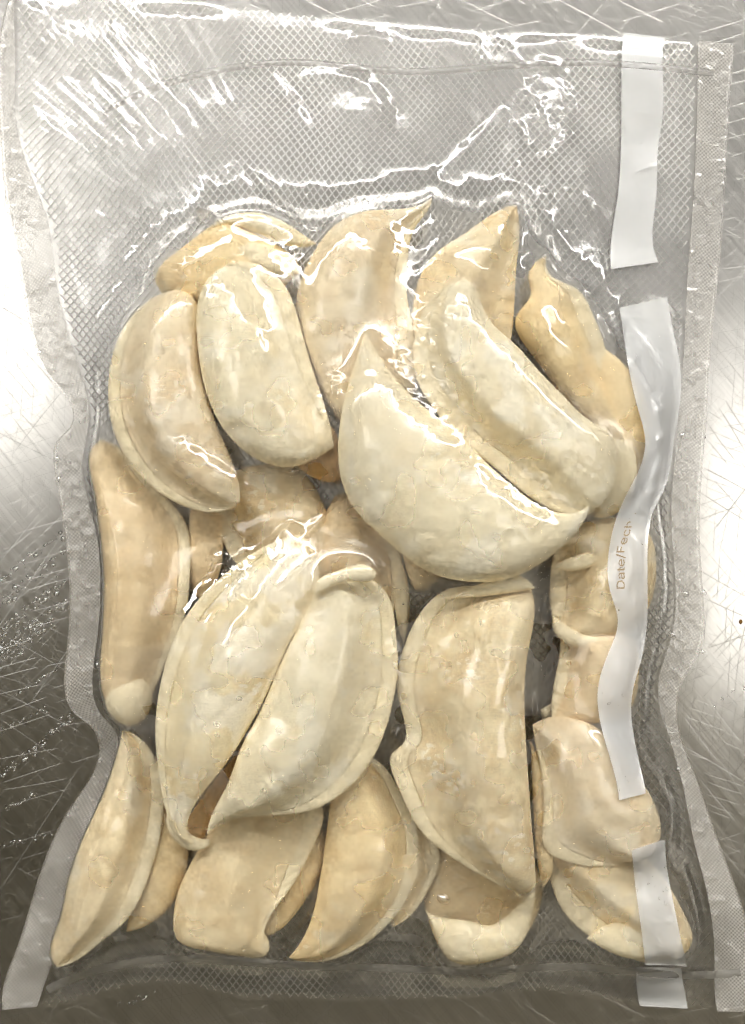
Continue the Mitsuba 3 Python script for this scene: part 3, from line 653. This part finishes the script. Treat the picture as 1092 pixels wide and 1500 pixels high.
strip([(914, 47), (911, 100), (911, 160), (910, 220), (905, 290), (896, 350), (896, 394)], [(975, 54), (971, 100), (972, 160), (964, 220), (962, 290), (957, 330), (965, 384)], 'white strip at the top right of the film')
strip([(908, 451), (918, 520), (935, 600), (945, 650), (930, 700), (908, 745), (893, 800), (895, 870), (905, 905), (890, 960), (876, 1010), (885, 1080), (907, 1172)], [(978, 434), (990, 500), (998, 560), (988, 640), (975, 700), (955, 750), (948, 810), (948, 880), (942, 950), (925, 1020), (930, 1090), (946, 1162)], 'long wavy white strip along the right side, printed with a date line')
strip([(925, 1245), (930, 1290), (938, 1350), (945, 1412)], [(972, 1228), (980, 1290), (992, 1350), (1004, 1412)], 'short white strip near the bottom right')
strip([(932, 1416), (933, 1445), (938, 1474)], [(996, 1416), (1002, 1445), (1008, 1478)], 'bottom end of the white strip on the seal')

txt = meshkit.text_mesh('Date/Fecha', 11.5, depth=0.3)
v = np.array(txt.vertices)
v[:, 0] *= 112 / v[:, 0].max()
ax = np.interp(v[:, 0], [0, 60, 112], [915, 915, 932])
w = on_film(ax - 11.5 + (11.5 - v[:, 1]) + 0.0, 864 - v[:, 0], 0.00045)
w[:, 2] += v[:, 2] * 0.0001
scene[BAG + '__printed_text'] = mikit.ply(trimesh.Trimesh(w, txt.faces, process=False), 'm_print')
labels[BAG + '__printed_text'] = {'label': 'brown printed words Date/Fecha on the white strip'}


# ------------------------------------------------------------------ water
def cap(cx, cy, z, r, h, n=10, rings=3, squash=1.0, ang=0.0, base=False):
    th = np.arange(n) * 2 * np.pi / n
    vs, fs = [[cx, cy, z + h]], []
    for q in range(1, rings + 1):
        f = q / rings
        x, y = r * f * np.cos(th), r * squash * f * np.sin(th)
        zz = z + h * np.sqrt(max(0.0, 1 - f ** 2)) if base else z + h * (1 - f ** 2)
        vs += list(np.stack([cx + x * np.cos(ang) - y * np.sin(ang), cy + x * np.sin(ang) + y * np.cos(ang), th * 0 + zz], 1))
    for a in range(n):
        b = (a + 1) % n
        fs.append([0, 1 + a, 1 + b])
        for q in range(rings - 1):
            o, o2 = 1 + q * n, 1 + (q + 1) * n
            fs += [[o + a, o2 + a, o2 + b], [o + a, o2 + b, o + b]]
    if base:
        o = 1 + (rings - 1) * n
        vs.append([cx, cy, z])
        for a in range(n):
            fs.append([o + (a + 1) % n, o + a, len(vs) - 1])
    return np.array(vs), np.array(fs)


def joined(caps):
    v, f, o = [], [], 0
    for a, b in caps:
        v.append(a)
        f.append(b + o)
        o += len(a)
    return trimesh.Trimesh(np.vstack(v), np.vstack(f), process=False)


rng = np.random.default_rng(11)
outer = Polygon(np.vstack([spline(TOP, 100), spline(OUT_R, 200), spline(BOT, 100)[::-1], spline(OUT_L, 200)[::-1]])).buffer(3)
caps = []
trails = [((0, 850), (100, 775), 34, 5), ((0, 885), (102, 800), 40, 7), ((0, 925), (100, 850), 60, 7), ((0, 950), (100, 880), 60, 8), ((0, 965), (80, 910), 60, 8), ((0, 985), (40, 945), 20, 4), ((0, 1072), (70, 1035), 34, 3), ((0, 1140), (105, 1050), 60, 5),
          ((0, 1190), (60, 1160), 24, 3), ((0, 1240), (80, 1220), 26, 3), ((20, 1022), (90, 975), 24, 2), ((170, 1475), (230, 1452), 14, 4), ((1045, 1030), (1092, 1010), 8, 4)]
for (x0, y0), (x1, y1), n, sp in trails:
    for q in range(int(n * 1.6)):
        t = rng.random()
        px, py = x0 + (x1 - x0) * t + rng.normal(0, sp * 0.4), y0 + (y1 - y0) * t + rng.normal(0, sp * 0.8)
        if contains_xy(outer, px, py):
            continue
        r = 0.2 * MM * (0.7 + 2.0 * rng.random() ** 3) * (1.3 if sp > 4 else 0.85)
        x, y = P(px, py, 0)
        caps.append(cap(x, y, 0.00012, r * (1 + 0.6 * rng.random()), r * 0.75, rings=3, squash=0.6 + 0.3 * rng.random(), ang=0.6))
scene['m_bead'] = {'type': 'thindielectric', 'int_ior': 1.5}
scene['m_drop'] = {'type': 'blendbsdf', 'weight': 0.22, 'a': {'type': 'thindielectric', 'int_ior': 1.2}, 'b': {'type': 'twosided', 'b': {'type': 'roughconductor', 'material': 'none', 'alpha': 0.12}}}
scene['water_droplets'] = mikit.ply(joined(caps), 'm_drop', smooth=50)
labels['water_droplets'] = {'label': 'small water droplets in wiped trails on the steel left of the bag', 'category': 'water droplets', 'kind': 'stuff'}

# moisture: fine droplets clinging to the film
caps = []
body = Polygon(inner).buffer(-12)
while len(caps) < 1300:
    px, py = rng.random(2) * [1000, 1160] + [60, 280]
    if not contains_xy(body, px, py):
        continue
    dens = meshkit.fbm(np.array([px * 0.02, py * 0.02, 3.0]), 3)
    if rng.random() > np.clip((dens - 0.5) * 8, 0.015, 1):
        continue
    r = MM * (0.22 + 0.5 * rng.random() ** 4)
    x, y, z = on_film(np.array([px]), np.array([py]), 0.0)[0]
    caps.append(cap(x, y, z + 0.00013, r, r * 0.5, n=10, rings=4, squash=0.5 + 0.5 * rng.random(), ang=rng.random() * 3))
for cx, cy, rx, ry, n in [(345, 830, 26, 22, 70), (798, 900, 9, 80, 110), (488, 605, 12, 30, 50), (776, 1200, 8, 80, 80), (575, 1040, 16, 70, 70), (650, 560, 40, 60, 60), (420, 1000, 14, 120, 60), (560, 560, 40, 50, 50), (545, 1340, 40, 50, 40), (300, 520, 10, 90, 50), (870, 480, 40, 40, 40), (445, 690, 30, 20, 40), (620, 1330, 30, 30, 30)]:
    for _ in range(n):
        px, py = rng.normal(cx, rx * 0.6), rng.normal(cy, ry * 0.6)
        r = MM * (0.22 + 0.45 * rng.random() ** 2)
        x, y, z = on_film(np.array([px]), np.array([py]), 0.0)[0]
        caps.append(cap(x, y, z + 0.00013, r, r * 0.6, n=9, rings=3, squash=0.4 + 0.6 * rng.random(), ang=rng.normal(1.2, 0.5)))
scene[BAG + '__moisture_beads'] = mikit.ply(joined(caps), 'm_bead', smooth=60)
labels[BAG + '__moisture_beads'] = {'label': 'fine beads of moisture clinging to the film', 'kind': 'stuff'}
for (px, py, r), where in zip([(58, 517, 1.1), (118, 618, 0.7), (84, 672, 1.2), (86, 702, 1.1), (100, 808, 1.0), (143, 975, 1.4), (1000, 638, 1.3), (1032, 640, 0.7), (1005, 870, 1.3), (1030, 868, 1.2), (986, 930, 1.2), (1030, 955, 0.8), (995, 1128, 0.9), (650, 1316, 2.0), (500, 300, 0.9), (536, 300, 1.6)], [
        'topmost on the left seal, at its outer edge', 'on the left seal just below its upper bend', 'on the left seal, upper of two close together at the seal edge', 'on the left seal, lower of two close together at the seal edge',
        'on the left seal beside the water trails', 'at the inner edge of the left seal near its lower bend', 'on the right seal, larger of the topmost two', 'on the right seal, smaller of the topmost two',
        'on the right seal beside the crumb, left one of two', 'on the right seal beside the crumb, at the outer edge', 'at the inner edge of the right seal beside the long white strip', 'at the right seal outer edge above its lower bend', 'on the right seal below its lower bend',
        'in the open pocket of the bottom dumpling, biggest of all', 'on the film above the top dumpling, the small left one', 'on the film above the top dumpling, the large right one']):
    x, y, z = on_film(np.array([px]), np.array([py]), 0.0)[0]
    kk = numbered('water_drop')
    scene[kk] = mikit.ply(trimesh.Trimesh(*cap(x, y, z + 0.0001, r * MM, r * 0.5 * MM, n=20, rings=5, squash=0.75, ang=px), process=False), 'm_drop', smooth=60)
    labels[kk] = {'label': f'water drop {where}', 'category': 'water drop', 'group': 'larger water drops on the bag'}

for px, py, r in [(1086, 911, 0.7)]:
    m = trimesh.creation.icosphere(2, 1.0)
    m.vertices *= (0.75 + 0.5 * meshkit.noise(m.vertices * 1.7 + 4))[:, None] * np.array([r * 0.7, r, r * 0.5]) * MM
    x, y = P(px, py, 0.0004)
    m.apply_translation([x, y, 0.00035])
    scene['crumb'] = mikit.ply(m, 'm_crumb', smooth=40)
    labels['crumb'] = {'label': 'tiny brown crumb on the steel at the right edge', 'category': 'crumb'}
